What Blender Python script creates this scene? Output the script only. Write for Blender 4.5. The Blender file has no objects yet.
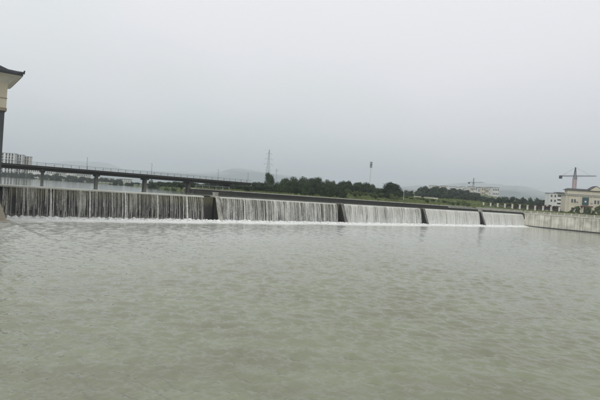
import bpy, bmesh, math, random
import numpy as np
from mathutils import Vector, Matrix, noise as mnoise

random.seed(7); RNG = np.random.default_rng(7)
SC = bpy.context.scene
COL = SC.collection
R = math.radians

# ------------------------------------------------------------------ camera
EYE = 6.1                       # metres above the lower water
FOC, ROLL, PITCH = 440.0, R(3.9), math.atan(4/440)     # focal length in pixels of a 600 px wide frame
FWD = np.array([0, math.cos(PITCH), -math.sin(PITCH)])
UP0 = np.array([0, math.sin(PITCH), math.cos(PITCH)])
RIGHT = math.cos(ROLL)*np.array([1., 0, 0]) + math.sin(ROLL)*UP0
UP = -math.sin(ROLL)*np.array([1., 0, 0]) + math.cos(ROLL)*UP0
cam = bpy.data.objects.new('camera', bpy.data.cameras.new('camera'))
COL.objects.link(cam)
cam.data.sensor_width = 36; cam.data.lens = 36*FOC/600
cam.data.clip_start = 0.2; cam.data.clip_end = 25000
m = Matrix.Identity(4)
for i in range(3):
    m[i][0], m[i][1], m[i][2] = RIGHT[i], UP[i], -FWD[i]
m[2][3] = EYE
cam.matrix_world = m
SC.camera = cam

def at(px, py, Y):
    """the place seen at photo pixel (px, py), Y metres ahead of the viewer"""
    d = RIGHT*(px-300)/FOC - UP*(py-200)/FOC + FWD
    p = np.array([0, 0, EYE]) + d*(Y/d[1])
    return Vector(p)
def on_plane(px, py, z=0.0):
    d = RIGHT*(px-300)/FOC - UP*(py-200)/FOC + FWD
    return Vector(np.array([0, 0, EYE]) + d*((z-EYE)/d[2]))

# ------------------------------------------------------------------ sky, sun, exposure
SUN_EL, SUN_AZ = 37, 216
W = bpy.data.worlds.new('World'); SC.world = W; W.use_nodes = True
nt = W.node_tree; nt.nodes.clear()
out = nt.nodes.new('ShaderNodeOutputWorld')
sky = nt.nodes.new('ShaderNodeTexSky'); sky.sky_type = 'NISHITA'; sky.sun_disc = False
sky.sun_elevation = R(SUN_EL); sky.sun_rotation = R(SUN_AZ)
bg1 = nt.nodes.new('ShaderNodeBackground'); bg1.inputs['Strength'].default_value = 0.07
nt.links.new(sky.outputs[0], bg1.inputs[0])
tc = nt.nodes.new('ShaderNodeTexCoord'); sep = nt.nodes.new('ShaderNodeSeparateXYZ')
nt.links.new(tc.outputs['Generated'], sep.inputs[0])
nz = nt.nodes.new('ShaderNodeTexNoise'); nz.inputs['Scale'].default_value = 2.2; nz.inputs['Detail'].default_value = 5
mp = nt.nodes.new('ShaderNodeMapping'); mp.inputs['Scale'].default_value = (1, 1, 3.2)
nt.links.new(tc.outputs['Generated'], mp.inputs[0]); nt.links.new(mp.outputs[0], nz.inputs[0])
ma = nt.nodes.new('ShaderNodeMath'); ma.operation = 'MULTIPLY_ADD'
ma.inputs[1].default_value = 0.34; nt.links.new(nz.outputs[0], ma.inputs[0])
sb = nt.nodes.new('ShaderNodeMath'); sb.operation = 'ADD'; sb.inputs[1].default_value = -0.17
nt.links.new(sep.outputs[2], sb.inputs[0]); nt.links.new(sb.outputs[0], ma.inputs[2])
ramp = nt.nodes.new('ShaderNodeValToRGB'); nt.links.new(ma.outputs[0], ramp.inputs[0])
el = ramp.color_ramp.elements
el[0].position = 0.0; el[0].color = (0.55, 0.575, 0.605, 1)
el[1].position = 1.0; el[1].color = (0.81, 0.81, 0.81, 1)
for p, c in ((0.06, (0.635, 0.655, 0.67, 1)), (0.16, (0.72, 0.73, 0.735, 1)), (0.32, (0.77, 0.775, 0.785, 1))):
    e = el.new(p); e.color = c
nz2 = nt.nodes.new('ShaderNodeTexNoise'); nz2.inputs['Scale'].default_value = 1.1; nz2.inputs['Detail'].default_value = 3
nt.links.new(tc.outputs['Generated'], nz2.inputs[0])
tint = nt.nodes.new('ShaderNodeValToRGB'); nt.links.new(nz2.outputs[0], tint.inputs[0])
te = tint.color_ramp.elements; te[0].position = 0.38; te[0].color = (0.90, 0.965, 0.93, 1); te[1].position = 0.62; te[1].color = (1.05, 1.02, 1.04, 1)
mul = nt.nodes.new('ShaderNodeMix'); mul.data_type = 'RGBA'; mul.blend_type = 'MULTIPLY'; mul.inputs[0].default_value = 1
nt.links.new(ramp.outputs[0], mul.inputs[6]); nt.links.new(tint.outputs[0], mul.inputs[7])
bg2 = nt.nodes.new('ShaderNodeBackground'); bg2.inputs['Strength'].default_value = 1.22
nt.links.new(mul.outputs[2], bg2.inputs[0])
mx = nt.nodes.new('ShaderNodeMixShader'); mx.inputs[0].default_value = 0.965
nt.links.new(bg1.outputs[0], mx.inputs[1]); nt.links.new(bg2.outputs[0], mx.inputs[2])
nt.links.new(mx.outputs[0], out.inputs[0])
sun = bpy.data.objects.new('sun', bpy.data.lights.new('sun', 'SUN')); COL.objects.link(sun)
sun.data.energy = 1.5; sun.data.angle = R(25); sun.data.color = (1, 0.97, 0.93)
sun.rotation_euler = (R(90-SUN_EL), 0, R(180-SUN_AZ))
SC.view_settings.view_transform = 'Standard'; SC.view_settings.look = 'None'
SC.view_settings.exposure = 0.0; SC.view_settings.gamma = 1; SC.view_settings.use_curve_mapping = False
SC.cycles.use_denoising = True; SC.cycles.use_adaptive_sampling = False
SC.cycles.max_bounces = 8; SC.cycles.transparent_max_bounces = 24; SC.cycles.volume_bounces = 1

# ------------------------------------------------------------------ materials
class NT:
    def __init__(s, name):
        s.m = bpy.data.materials.new(name); s.m.use_nodes = True
        s.t = s.m.node_tree; s.b = s.t.nodes['Principled BSDF']; s.o = s.t.nodes['Material Output']
    def n(s, typ, **kw):
        x = s.t.nodes.new(typ)
        for k, v in kw.items():
            if k in x.inputs: x.inputs[k].default_value = v
            else: setattr(x, k, v)
        return x
    def l(s, a, b): s.t.links.new(a, b)
    def noise(s, scale, detail=4, mapping=(1, 1, 1), coord='Object', rough=0.55):
        c = s.n('ShaderNodeTexCoord'); mp = s.n('ShaderNodeMapping'); mp.inputs['Scale'].default_value = mapping
        if coord == 'World':
            g = s.n('ShaderNodeNewGeometry'); s.l(g.outputs['Position'], mp.inputs[0])
        else: s.l(c.outputs[coord], mp.inputs[0])
        z = s.n('ShaderNodeTexNoise'); z.inputs['Scale'].default_value = scale
        z.inputs['Detail'].default_value = detail; z.inputs['Roughness'].default_value = rough
        s.l(mp.outputs[0], z.inputs[0]); return z.outputs[0]
    def ramp(s, fac, stops):
        r = s.n('ShaderNodeValToRGB'); s.l(fac, r.inputs[0]); e = r.color_ramp.elements
        e[0].position, e[0].color = stops[0][0], (*stops[0][1], 1)
        e[1].position, e[1].color = stops[-1][0], (*stops[-1][1], 1)
        for p, c in stops[1:-1]:
            q = e.new(p); q.color = (*c, 1)
        return r.outputs[0]
    def mix(s, fac, a, b, mode='MIX'):
        x = s.n('ShaderNodeMix', data_type='RGBA', blend_type=mode)
        for sock, v in ((x.inputs[0], fac), (x.inputs[6], a), (x.inputs[7], b)):
            if isinstance(v, (int, float)): sock.default_value = v
            elif isinstance(v, tuple): sock.default_value = (*v, 1) if len(v) == 3 else v
            else: s.l(v, sock)
        return x.outputs[2]
    def math(s, op, a, b=0.0, c=None, clamp=False):
        x = s.n('ShaderNodeMath', operation=op); x.use_clamp = clamp
        for i, v in enumerate((a, b) if c is None else (a, b, c)):
            if isinstance(v, (int, float)): x.inputs[i].default_value = v
            else: s.l(v, x.inputs[i])
        return x.outputs[0]
    def bump(s, h, strength=0.3, dist=0.1):
        b = s.n('ShaderNodeBump'); b.inputs['Strength'].default_value = strength; b.inputs['Distance'].default_value = dist
        s.l(h, b.inputs['Height']); s.l(b.outputs[0], s.b.inputs['Normal']); return b
    def color(s, c):
        if isinstance(c, tuple): s.b.inputs['Base Color'].default_value = (*c, 1)
        else: s.l(c, s.b.inputs['Base Color'])

def plain(name, c, rough=0.7, var=0.25, scale=1.2, metal=0.0):
    m = NT(name); z = m.noise(scale, 5, coord='World')
    lo = tuple(x*(1-var) for x in c); hi = tuple(min(1, x*(1+var)) for x in c)
    m.color(m.ramp(z, [(0.3, lo), (0.7, hi)])); m.b.inputs['Roughness'].default_value = rough
    m.b.inputs['Metallic'].default_value = metal
    return m.m

def stained(name, c, stain, amount=0.5, streak=(1.4, 1.4, 0.12), rough=0.85):
    """concrete or render with rain streaks and patches"""
    m = NT(name)
    a = m.noise(1.0, 6, streak, 'World'); b = m.noise(0.35, 5, coord='World'); g = m.noise(14, 4, coord='World')
    f = m.math('MULTIPLY', m.math('ADD', a, b), 0.5)
    k = m.ramp(f, [(0.5-0.16*amount, (1, 1, 1)), (0.62, (0, 0, 0))])
    base = m.mix(m.math('MULTIPLY', g, 0.5), c, tuple(x*0.75 for x in c))
    m.color(m.mix(m.math('MULTIPLY', k, amount), base, stain))
    m.b.inputs['Roughness'].default_value = rough; m.bump(g, 0.25, 0.03)
    return m.m

M = {}
M['concrete'] = stained('concrete', (0.40, 0.39, 0.35), (0.13, 0.125, 0.10), 0.55)
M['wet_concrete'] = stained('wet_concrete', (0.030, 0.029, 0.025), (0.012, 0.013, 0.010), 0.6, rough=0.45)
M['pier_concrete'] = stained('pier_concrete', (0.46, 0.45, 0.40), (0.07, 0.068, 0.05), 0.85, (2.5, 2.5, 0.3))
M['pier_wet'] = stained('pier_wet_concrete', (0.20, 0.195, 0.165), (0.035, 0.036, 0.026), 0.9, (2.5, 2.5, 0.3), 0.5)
M['wall_concrete'] = stained('wall_concrete', (0.68, 0.66, 0.58), (0.20, 0.19, 0.155), 0.75, (2.2, 2.2, 0.10))
M['dike'] = stained('dike_concrete', (0.036, 0.036, 0.031), (0.018, 0.019, 0.016), 0.5)
M['path'] = plain('path_concrete', (0.38, 0.37, 0.33), 0.9, 0.15)
M['tan_concrete'] = stained('tan_concrete', (0.30, 0.26, 0.20), (0.14, 0.12, 0.09), 0.5, (1, 1, 0.3))
M['cream'] = stained('cream_render', (0.60, 0.54, 0.42), (0.42, 0.37, 0.28), 0.35)
M['slate_wall'] = stained('slate_cladding', (0.075, 0.085, 0.088), (0.045, 0.05, 0.05), 0.4)
M['roof_tile'] = plain('dark_roof_tiles', (0.035, 0.038, 0.045), 0.6)
M['soffit'] = plain('pale_soffit', (0.52, 0.49, 0.43), 0.8, 0.1)
M['trim'] = plain('brown_trim', (0.22, 0.18, 0.13), 0.7)
M['white_wall'] = stained('white_render', (0.70, 0.70, 0.68), (0.45, 0.45, 0.43), 0.35)
M['offwhite'] = stained('offwhite_render', (0.60, 0.58, 0.52), (0.42, 0.40, 0.35), 0.4)
M['cream_wall'] = stained('cream_wall', (0.62, 0.57, 0.45), (0.42, 0.38, 0.30), 0.35)
M['window'] = plain('window_glass', (0.03, 0.035, 0.04), 0.12, 0.2)
M['teal_glass'] = plain('teal_glass', (0.02, 0.075, 0.08), 0.15, 0.2)
M['frame'] = plain('window_frame', (0.35, 0.34, 0.32), 0.5)
M['grey_roof'] = plain('grey_roof', (0.16, 0.17, 0.18), 0.7)
M['porch_red'] = plain('porch_tile', (0.12, 0.06, 0.05), 0.7)
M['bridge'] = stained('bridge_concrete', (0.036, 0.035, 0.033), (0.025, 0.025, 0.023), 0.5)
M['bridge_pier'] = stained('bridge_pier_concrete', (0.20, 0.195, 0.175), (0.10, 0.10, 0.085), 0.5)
M['rail'] = plain('railing_paint', (0.17, 0.175, 0.175), 0.5)
M['steel'] = plain('galvanised_steel', (0.26, 0.28, 0.29), 0.5)
M['pale_steel'] = plain('pale_steel', (0.58, 0.60, 0.60), 0.5)
M['lamp_grey'] = plain('lamp_housing', (0.20, 0.22, 0.22), 0.5)
M['crane_red'] = plain('crane_paint', (0.30, 0.09, 0.06), 0.5)
M['crane_dark'] = plain('crane_dark_paint', (0.05, 0.05, 0.07), 0.5)
M['post'] = plain('fence_post_stone', (0.52, 0.50, 0.43), 0.85)
M['bark'] = plain('bark', (0.07, 0.055, 0.04), 0.9, 0.3, 3)

def gate_material():
    m = NT('gate_face'); g = m.n('ShaderNodeNewGeometry'); sp = m.n('ShaderNodeSeparateXYZ'); m.l(g.outputs['Position'], sp.inputs[0])
    z = m.noise(1.6, 6, (1.6, 1.6, 0.16), 'World'); f = m.noise(7, 5, (1, 1, 0.5), 'World')
    moss = m.ramp(m.math('ADD', m.math('MULTIPLY', sp.outputs[2], 0.2), m.math('MULTIPLY', z, 0.5)), [(0.80, (0, 0, 0)), (1.35, (0.9, 0.9, 0.9))])
    base = m.ramp(f, [(0.3, (0.009, 0.009, 0.008)), (0.7, (0.030, 0.029, 0.023))])
    m.color(m.mix(moss, base, (0.085, 0.078, 0.038))); m.b.inputs['Roughness'].default_value = 0.5
    m.bump(f, 0.4, 0.05)
    return m.m
M['gate'] = gate_material()

def foliage(name, dark, light, seedcol=0.35):
    m = NT(name)
    oi = m.n('ShaderNodeObjectInfo'); z = m.noise(0.7, 3, coord='World'); z2 = m.noise(5, 2, coord='World')
    f = m.math('ADD', m.math('MULTIPLY', z, 0.5), m.math('MULTIPLY', z2, 0.35))
    f = m.math('ADD', f, m.math('MULTIPLY', oi.outputs['Random'], seedcol))
    m.color(m.ramp(f, [(0.3, dark), (0.95, light)]))
    m.b.inputs['Roughness'].default_value = 0.65; m.b.inputs['Specular IOR Level'].default_value = 0.25
    return m.m
M['leaf'] = foliage('broad_leaves', (0.013, 0.026, 0.012), (0.050, 0.080, 0.028))
M['leaf_far'] = foliage('far_leaves', (0.014, 0.027, 0.016), (0.040, 0.066, 0.034))
M['leaf_red'] = foliage('red_leaves', (0.040, 0.020, 0.018), (0.085, 0.045, 0.035))
M['shrub'] = foliage('shrub_leaves', (0.045, 0.070, 0.025), (0.115, 0.145, 0.05))
M['grass'] = foliage('grass_blades', (0.066, 0.098, 0.027), (0.180, 0.210, 0.078))

def ground_material():
    m = NT('ground'); a = m.noise(0.06, 6, coord='World'); b = m.noise(0.9, 5, coord='World')
    f = m.math('ADD', m.math('MULTIPLY', a, 0.6), m.math('MULTIPLY', b, 0.4))
    m.color(m.ramp(f, [(0.35, (0.042, 0.062, 0.022)), (0.5, (0.082, 0.108, 0.040)), (0.64, (0.13, 0.15, 0.06)), (0.8, (0.20, 0.19, 0.12))]))
    m.b.inputs['Roughness'].default_value = 0.95; m.bump(b, 0.6, 0.3)
    return m.m
M['ground'] = ground_material()

def hill_material():
    m = NT('hill_forest'); a = m.noise(0.004, 7, coord='World')
    m.color(m.ramp(a, [(0.35, (0.018, 0.034, 0.026)), (0.7, (0.04, 0.062, 0.042))])); m.b.inputs['Roughness'].default_value = 1
    m.bump(a, 1, 20); return m.m
M['hill'] = hill_material()

def water_material(name, body_a, body_b, rough, foam=True, bump=1.0):
    m = NT(name)
    big = m.noise(0.05, 4, (1, 1.6, 1), 'World'); mid = m.noise(0.35, 4, (0.6, 1.5, 1), 'World')
    f = m.math('ADD', m.math('MULTIPLY', big, 0.45), m.math('MULTIPLY', mid, 0.55))
    body = m.ramp(f, [(0.40, body_a), (0.60, body_b)])
    rip = m.noise(2.2, 2, (0.7, 1.3, 1), 'World', 0.5); rip2 = m.noise(5.0, 1, (0.8, 1.25, 1), 'World', 0.5)
    h = m.math('ADD', m.math('MULTIPLY', rip, 0.75), m.math('MULTIPLY', rip2, 0.30))
    b = m.bump(h, 0.4*bump, 0.15)
    if foam:
        at_ = m.n('ShaderNodeAttribute', attribute_name='foam'); ae = m.n('ShaderNodeAttribute', attribute_name='aerated')
        body = m.mix(ae.outputs['Fac'], body, (0.42, 0.425, 0.395))
        n1 = m.noise(0.55, 6, (0.7, 1.4, 1), 'World', 0.7); n2 = m.noise(3.5, 5, coord='World', rough=0.7)
        g = m.math('ADD', m.math('MULTIPLY', n1, 0.65), m.math('MULTIPLY', n2, 0.35))
        k = m.math('ADD', m.math('MULTIPLY', at_.outputs['Fac'], 1.15), m.math('SUBTRACT', g, 1.0))
        k = m.math('MULTIPLY', k, 2.3, clamp=True)
        m.color(m.mix(k, body, (0.78, 0.79, 0.76)))
        m.l(m.math('ADD', m.math('MULTIPLY', k, 0.6), rough), m.b.inputs['Roughness'])
    else:
        m.color(body); m.b.inputs['Roughness'].default_value = rough
    m.b.inputs['IOR'].default_value = 1.333
    return m.m
M['river'] = water_material('river_water', (0.150, 0.152, 0.094), (0.188, 0.208, 0.132), 0.02)
M['pool'] = water_material('pool_water', (0.20, 0.21, 0.17), (0.25, 0.26, 0.21), 0.06, False, 0.22)
M['crest_water'] = water_material('crest_water', (0.34, 0.34, 0.28), (0.46, 0.46, 0.40), 0.12, False, 0.5)

def curtain_material(name, cover, white):
    m = NT(name); uv = m.n('ShaderNodeUVMap', uv_map='UVMap'); sp = m.n('ShaderNodeSeparateXYZ'); m.l(uv.outputs[0], sp.inputs[0])
    def nz(sx, sy, det, rough=0.6):
        mp = m.n('ShaderNodeMapping'); mp.inputs['Scale'].default_value = (sx, sy, 1); m.l(uv.outputs[0], mp.inputs[0])
        z = m.n('ShaderNodeTexNoise'); z.inputs['Scale'].default_value = 1; z.inputs['Detail'].default_value = det
        z.inputs['Roughness'].default_value = rough; m.l(mp.outputs[0], z.inputs[0]); return z.outputs[0]
    a = nz(3.4, 0.10, 5); b = nz(14, 0.45, 4); c = nz(0.5, 0.15, 3); d = nz(16, 2.5, 4, 0.7)
    f = m.math('ADD', m.math('MULTIPLY', a, 0.5), m.math('MULTIPLY', b, 0.22))
    f = m.math('ADD', f, m.math('MULTIPLY', c, 0.18)); f = m.math('ADD', f, m.math('MULTIPLY', d, 0.10))
    thr = 0.5 + (0.5-cover)*0.22
    al = m.math('MULTIPLY_ADD', m.math('SUBTRACT', f, thr), 9.0, 0.5, clamp=True)
    al = m.math('MULTIPLY', al, 0.92)
    lip = m.math('MULTIPLY_ADD', m.math('SUBTRACT', sp.outputs[1], 4.58), 6.0, 0.0, clamp=True)
    al = m.math('MAXIMUM', al, lip)
    low = m.math('MULTIPLY_ADD', m.math('SUBTRACT', 0.75, sp.outputs[1]), 0.9, 0.0, clamp=True)
    al = m.math('MAXIMUM', al, m.math('MULTIPLY', low, m.math('MULTIPLY_ADD', d, 1.6, -0.2, clamp=True)))
    m.l(al, m.b.inputs['Alpha'])
    muddy = m.mix(m.math('MULTIPLY', c, 1.0), (0.46, 0.445, 0.36), white)
    fall = m.math('MULTIPLY_ADD', sp.outputs[1], -0.30, 1.25, clamp=True)
    m.color(m.mix(fall, muddy, white)); m.b.inputs['Roughness'].default_value = 0.35
    m.b.inputs['IOR'].default_value = 1.33
    m.bump(b, 0.5, 0.05)
    return m.m
COVER = [0.20, 0.42, 0.70, 0.92, 1.0]
for i, c in enumerate(COVER):
    M['curtain%d' % i] = curtain_material('falling_water', c, (0.88, 0.88, 0.86) if i else (0.56, 0.56, 0.50))
def strand_material():
    m = NT('water_strands'); z = m.noise(6, 4, (1, 1, 0.15), 'World', 0.7); z2 = m.noise(5, 3, (1, 1, 0.7), 'World', 0.7)
    m.color(m.ramp(z, [(0.3, (0.46, 0.45, 0.39)), (0.7, (0.70, 0.70, 0.67))])); m.b.inputs['Roughness'].default_value = 0.4
    m.l(m.math('MULTIPLY_ADD', z2, 3.0, -0.6, clamp=True), m.b.inputs['Alpha']); return m.m
M['strand'] = strand_material()
def foam_material():
    m = NT('foam'); z = m.noise(2.5, 6, coord='World', rough=0.7); al = m.noise(1.6, 6, (0.8, 1.2, 1), 'World', 0.75)
    m.l(m.math('MULTIPLY_ADD', al, 5.0, -1.55, clamp=True), m.b.inputs['Alpha'])
    m.color(m.ramp(z, [(0.3, (0.74, 0.75, 0.71)), (0.6, (0.93, 0.93, 0.92))])); m.b.inputs['Roughness'].default_value = 0.7
    m.bump(z, 0.8, 0.3); return m.m
M['foam'] = foam_material()

# ------------------------------------------------------------------ builders
class MB:
    """collects shapes, links them as one mesh object"""
    def __init__(s): s.v = []; s.f = []
    def add(s, v, f):
        o = len(s.v); s.v += [tuple(p) for p in v]; s.f += [tuple(i+o for i in q) for q in f]; return s
    def box(s, a, b, frame=None):
        (x0, y0, z0), (x1, y1, z1) = a, b
        v = [(x0, y0, z0), (x1, y0, z0), (x1, y1, z0), (x0, y1, z0), (x0, y0, z1), (x1, y0, z1), (x1, y1, z1), (x0, y1, z1)]
        if frame: v = [frame(*p) for p in v]
        return s.add(v, [(3, 2, 1, 0), (4, 5, 6, 7), (0, 1, 5, 4), (1, 2, 6, 5), (2, 3, 7, 6), (3, 0, 4, 7)])
    def tube(s, p, q, r0, r1=None, n=6):
        p, q = Vector(p), Vector(q); r1 = r0 if r1 is None else r1
        d = (q-p).normalized(); a = d.orthogonal().normalized(); b = d.cross(a)
        v = [p+(a*math.cos(t)+b*math.sin(t))*r0 for t in (2*math.pi*i/n for i in range(n))]
        v += [q+(a*math.cos(t)+b*math.sin(t))*r1 for t in (2*math.pi*i/n for i in range(n))]
        f = [(i, (i+1) % n, n+(i+1) % n, n+i) for i in range(n)] + [tuple(range(n-1, -1, -1)), tuple(range(n, 2*n))]
        return s.add(v, f)
    def mesh(s, name, mat, smooth=False):
        me = bpy.data.meshes.new(name); me.from_pydata(s.v, [], s.f); me.update()
        if mat: me.materials.append(M[mat])
        if smooth: me.polygons.foreach_set('use_smooth', [True]*len(me.polygons))
        return me
    def build(s, name, mat, parent=None, smooth=False, loc=None):
        return link(name, s.mesh(name, mat, smooth), parent, loc)
def link(name, me, parent=None, loc=None, rotz=0, scale=None):
    o = bpy.data.objects.new(name, me); COL.objects.link(o)
    if parent: o.parent = parent
    if loc is not None: o.location = loc
    if rotz: o.rotation_euler = (0, 0, rotz)
    if scale: o.scale = scale
    return o
def tag(o, label=None, cat=None, group=None, kind=None):
    for k, v in (('label', label), ('category', cat), ('group', group), ('kind', kind)):
        if v: o[k] = v
    return o
def thing(name, label, cat, loc, rotz=0, group=None):
    o = link(name, None, None, loc, rotz); return tag(o, label, cat, group)
def grid_mesh(name, P, mat, smooth=True, attr=None, uv=None):
    """P: rows x cols x 3 array"""
    r, c = P.shape[:2]
    idx = np.arange(r*c).reshape(r, c)
    q = np.stack([idx[:-1, :-1], idx[:-1, 1:], idx[1:, 1:], idx[1:, :-1]], -1).reshape(-1, 4)
    me = bpy.data.meshes.new(name)
    me.vertices.add(r*c); me.vertices.foreach_set('co', P.reshape(-1).astype(np.float32))
    me.loops.add(q.size); me.loops.foreach_set('vertex_index', q.reshape(-1).astype(np.int32))
    me.polygons.add(len(q)); me.polygons.foreach_set('loop_start', np.arange(0, q.size, 4, dtype=np.int32))
    me.polygons.foreach_set('loop_total', np.full(len(q), 4, dtype=np.int32))
    me.update(calc_edges=True)
    if smooth: me.polygons.foreach_set('use_smooth', np.ones(len(q), dtype=bool))
    if attr is not None:
        a = me.attributes.new('foam', 'FLOAT', 'POINT'); a.data.foreach_set('value', attr.reshape(-1).astype(np.float32))
    if uv is not None:
        l = me.uv_layers.new(name='UVMap'); l.data.foreach_set('uv', uv.reshape(-1, 2)[q.reshape(-1)].reshape(-1).astype(np.float32))
    me.materials.append(M[mat]); me.validate()
    return me

# ------------------------------------------------------------------ the lie of the land
A0 = np.array([-16.65, 88.3]); DS = np.array([0.7599, 0.6500]); DN = np.array([0.6500, -0.7599])   # weir axis and downstream direction
BAY = 35.9; CREST = 4.68; POOL = 4.84
def dam(s, n, z): return Vector((A0[0]+DS[0]*s+DN[0]*n, A0[1]+DS[1]*s+DN[1]*n, z))
S0, S1 = -BAY, 4*BAY
end = dam(S1, 0, 0)
def P2(px, Y):
    v = at(px, 200, Y); return (v.x, v.y)
RW0 = (92.5, 181.0); RW1 = (109.5, 155.0); RW2 = (190.0, 32.0)         # the quay wall on the right
SHORE = [(260.0, -75.0), RW2, RW1, RW0, P2(478, 183), P2(447, 163), P2(300, 143), P2(196, 124), P2(186, 150), P2(150, 245), P2(118, 490),
         P2(40, 520), (-700.0, 580.0), (-13000.0, 900.0)]
def signed_shore(x, y):
    """metres inland from the far bank line (negative: over the river)"""
    best = np.full(x.shape, 1e9); sgn = np.ones(x.shape)
    for (ax, ay), (bx, by) in zip(SHORE[:-1], SHORE[1:]):
        ex, ey = bx-ax, by-ay; L2 = ex*ex+ey*ey
        t = np.clip(((x-ax)*ex+(y-ay)*ey)/L2, 0, 1)
        d = np.hypot(x-ax-t*ex, y-ay-t*ey); cr = (x-ax)*ey-(y-ay)*ex
        better = d < best-1e-9
        sgn = np.where(better, np.sign(cr), sgn); best = np.where(better, d, best)
    inside = np.zeros(x.shape, bool)                       # even-odd test against the land polygon
    poly = SHORE + [(-13000.0, 19000.0), (19000.0, 19000.0), (19000.0, -75.0)]
    for (ax, ay), (bx, by) in zip(poly, poly[1:]+poly[:1]):
        c = ((ay > y) != (by > y)) & (x < (bx-ax)*(y-ay)/(by-ay+1e-12)+ax); inside ^= c
    return np.where(inside, best, -best)
def sstep(a, b, x):
    t = np.clip((x-a)/(b-a), 0, 1); return t*t*(3-2*t)
def wob(x, y, s, seed=0):
    r = np.random.default_rng(seed); z = 0
    for k in range(7):
        a = r.uniform(0, 6.28); f = s*r.uniform(0.5, 2.2); z = z+np.sin(x*math.cos(a)*f+y*math.sin(a)*f+r.uniform(0, 6.28))
    return z/7
def land_h(x, y):
    x = np.asarray(x, float); y = np.asarray(y, float); d = signed_shore(x, y)
    far = sstep(118, 84, x)
    h = np.clip(-2.8+(d-0.35)*4.6, -2.8, 6.2)
    far = far*sstep(330, 250, y)*sstep(-45, -25, x)
    mid = sstep(-5, 25, x)
    h = h+far*sstep(5, 38, d)*(0.3+2.7*mid)+far*sstep(2, 20, d)*0.5*wob(x, y, 0.12, 3)*sstep(60, 20, d)
    hx = 560*x/np.maximum(y, 1)                      # a wooded rise behind the town road
    h = h+16*np.exp(-((x-165)/90)**2-((y-480)/110)**2)
    return h

# terrain sheet
ys = np.concatenate([np.arange(-100, 100, 20.), np.arange(100, 260, 2.), 260*np.exp(np.linspace(0, math.log(10500/260), 70))])
xs = np.concatenate([-150*np.exp(np.linspace(math.log(12000/150), 0, 50)), np.arange(-148, 240, 2.), 240*np.exp(np.linspace(0, math.log(12000/240), 50))])
XX, YY = np.meshgrid(xs, ys)
ground = link('ground', grid_mesh('ground', np.stack([XX, YY, land_h(XX, YY)], -1), 'ground')); tag(ground, kind='structure')
bed = link('riverbed', grid_mesh('riverbed', np.array([[(-3500, -400, -3.0), (3500, -400, -3.0)], [(-3500, 3500, -3.0), (3500, 3500, -3.0)]], float), 'ground')); tag(bed, kind='structure')

# hills in the haze
def ridge(name, Y0, Y1, prof, seed):
    px = np.linspace(-260, 900, 150); rows = 26; P = np.zeros((rows, len(px), 3))
    for j in range(rows):
        v = j/(rows-1); Y = Y0+(Y1-Y0)*v
        for i, x in enumerate(px):
            hh = np.interp(x, [p[0] for p in prof], [p[1] for p in prof])*((Y0+Y1)/2/440)
            X = (x-300)/440*(Y0+Y1)/2*(1+0.1*(v-0.5))
            n = mnoise.fractal(Vector((X*0.0012, Y*0.0012, seed)), 1.0, 2.1, 5)
            n2 = mnoise.fractal(Vector((X*0.008, Y*0.008, seed+5)), 1.0, 2.1, 4)
            P[j, i] = (X, Y, max(4.0, math.sin(math.pi*v)**0.8*hh*(1+0.28*n)+6*n2+6))
    o = link(name, grid_mesh(name, P, 'hill')); tag(o, kind='structure')
ridge('hills', 5600, 7000, [(-260, 6), (0, 6), (50, 9), (80, 12), (120, 8), (165, 13), (205, 17), (240, 21), (270, 20), (305, 16), (345, 12), (400, 9), (900, 8)], 1.0)
ridge('hills', 3600, 4500, [(-260, 0), (320, 0), (350, 8), (395, 15), (440, 21), (480, 26), (525, 26), (552, 19), (578, 10), (620, 7), (900, 8)], 4.0)
ridge('hills', 8200, 9800, [(-260, 14), (40, 15), (100, 18), (160, 14), (220, 17), (290, 21), (350, 13), (430, 17), (510, 24), (590, 13), (700, 18), (900, 16)], 9.0)

# ------------------------------------------------------------------ water
def waves(x, y, cell):
    r = np.random.default_rng(21); z = np.zeros_like(x)
    for k in range(80):
        lam = 0.15*math.exp(r.uniform(0, 1)**1.25*2.25); a = r.normal(1.42, 0.44)
        amp = 0.0080*lam**0.95; f = 2*math.pi/lam
        w = np.clip((lam/cell-2.2)/2.0, 0, 1)
        z += w*amp*np.sin((x*math.cos(a)+y*math.sin(a))*f+r.uniform(0, 6.28)+0.9*np.sin(x*0.21*r.uniform(.4, 1.6)+y*0.17*r.uniform(.4, 1.6)+k))
    return z
rad = 9*np.exp(np.linspace(0, math.log(260/9), 1080)); ang = np.linspace(-0.80, 0.80, 500)
RR, AA = np.meshgrid(rad, ang, indexing='ij')
X, Y = RR*np.sin(AA), RR*np.cos(AA)
cell = RR*0.0032
Z = waves(X, Y, cell); Z = Z+3.0*np.clip(Z, 0, 0.06)**2
Z *= 0.85+0.75*wob(X, Y, 0.075, 5)+0.30*wob(X, Y, 0.35, 6)
sx = (X-A0[0])*DS[0]+(Y-A0[1])*DS[1]; nx = (X-A0[0])*DN[0]+(Y-A0[1])*DN[1]
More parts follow.
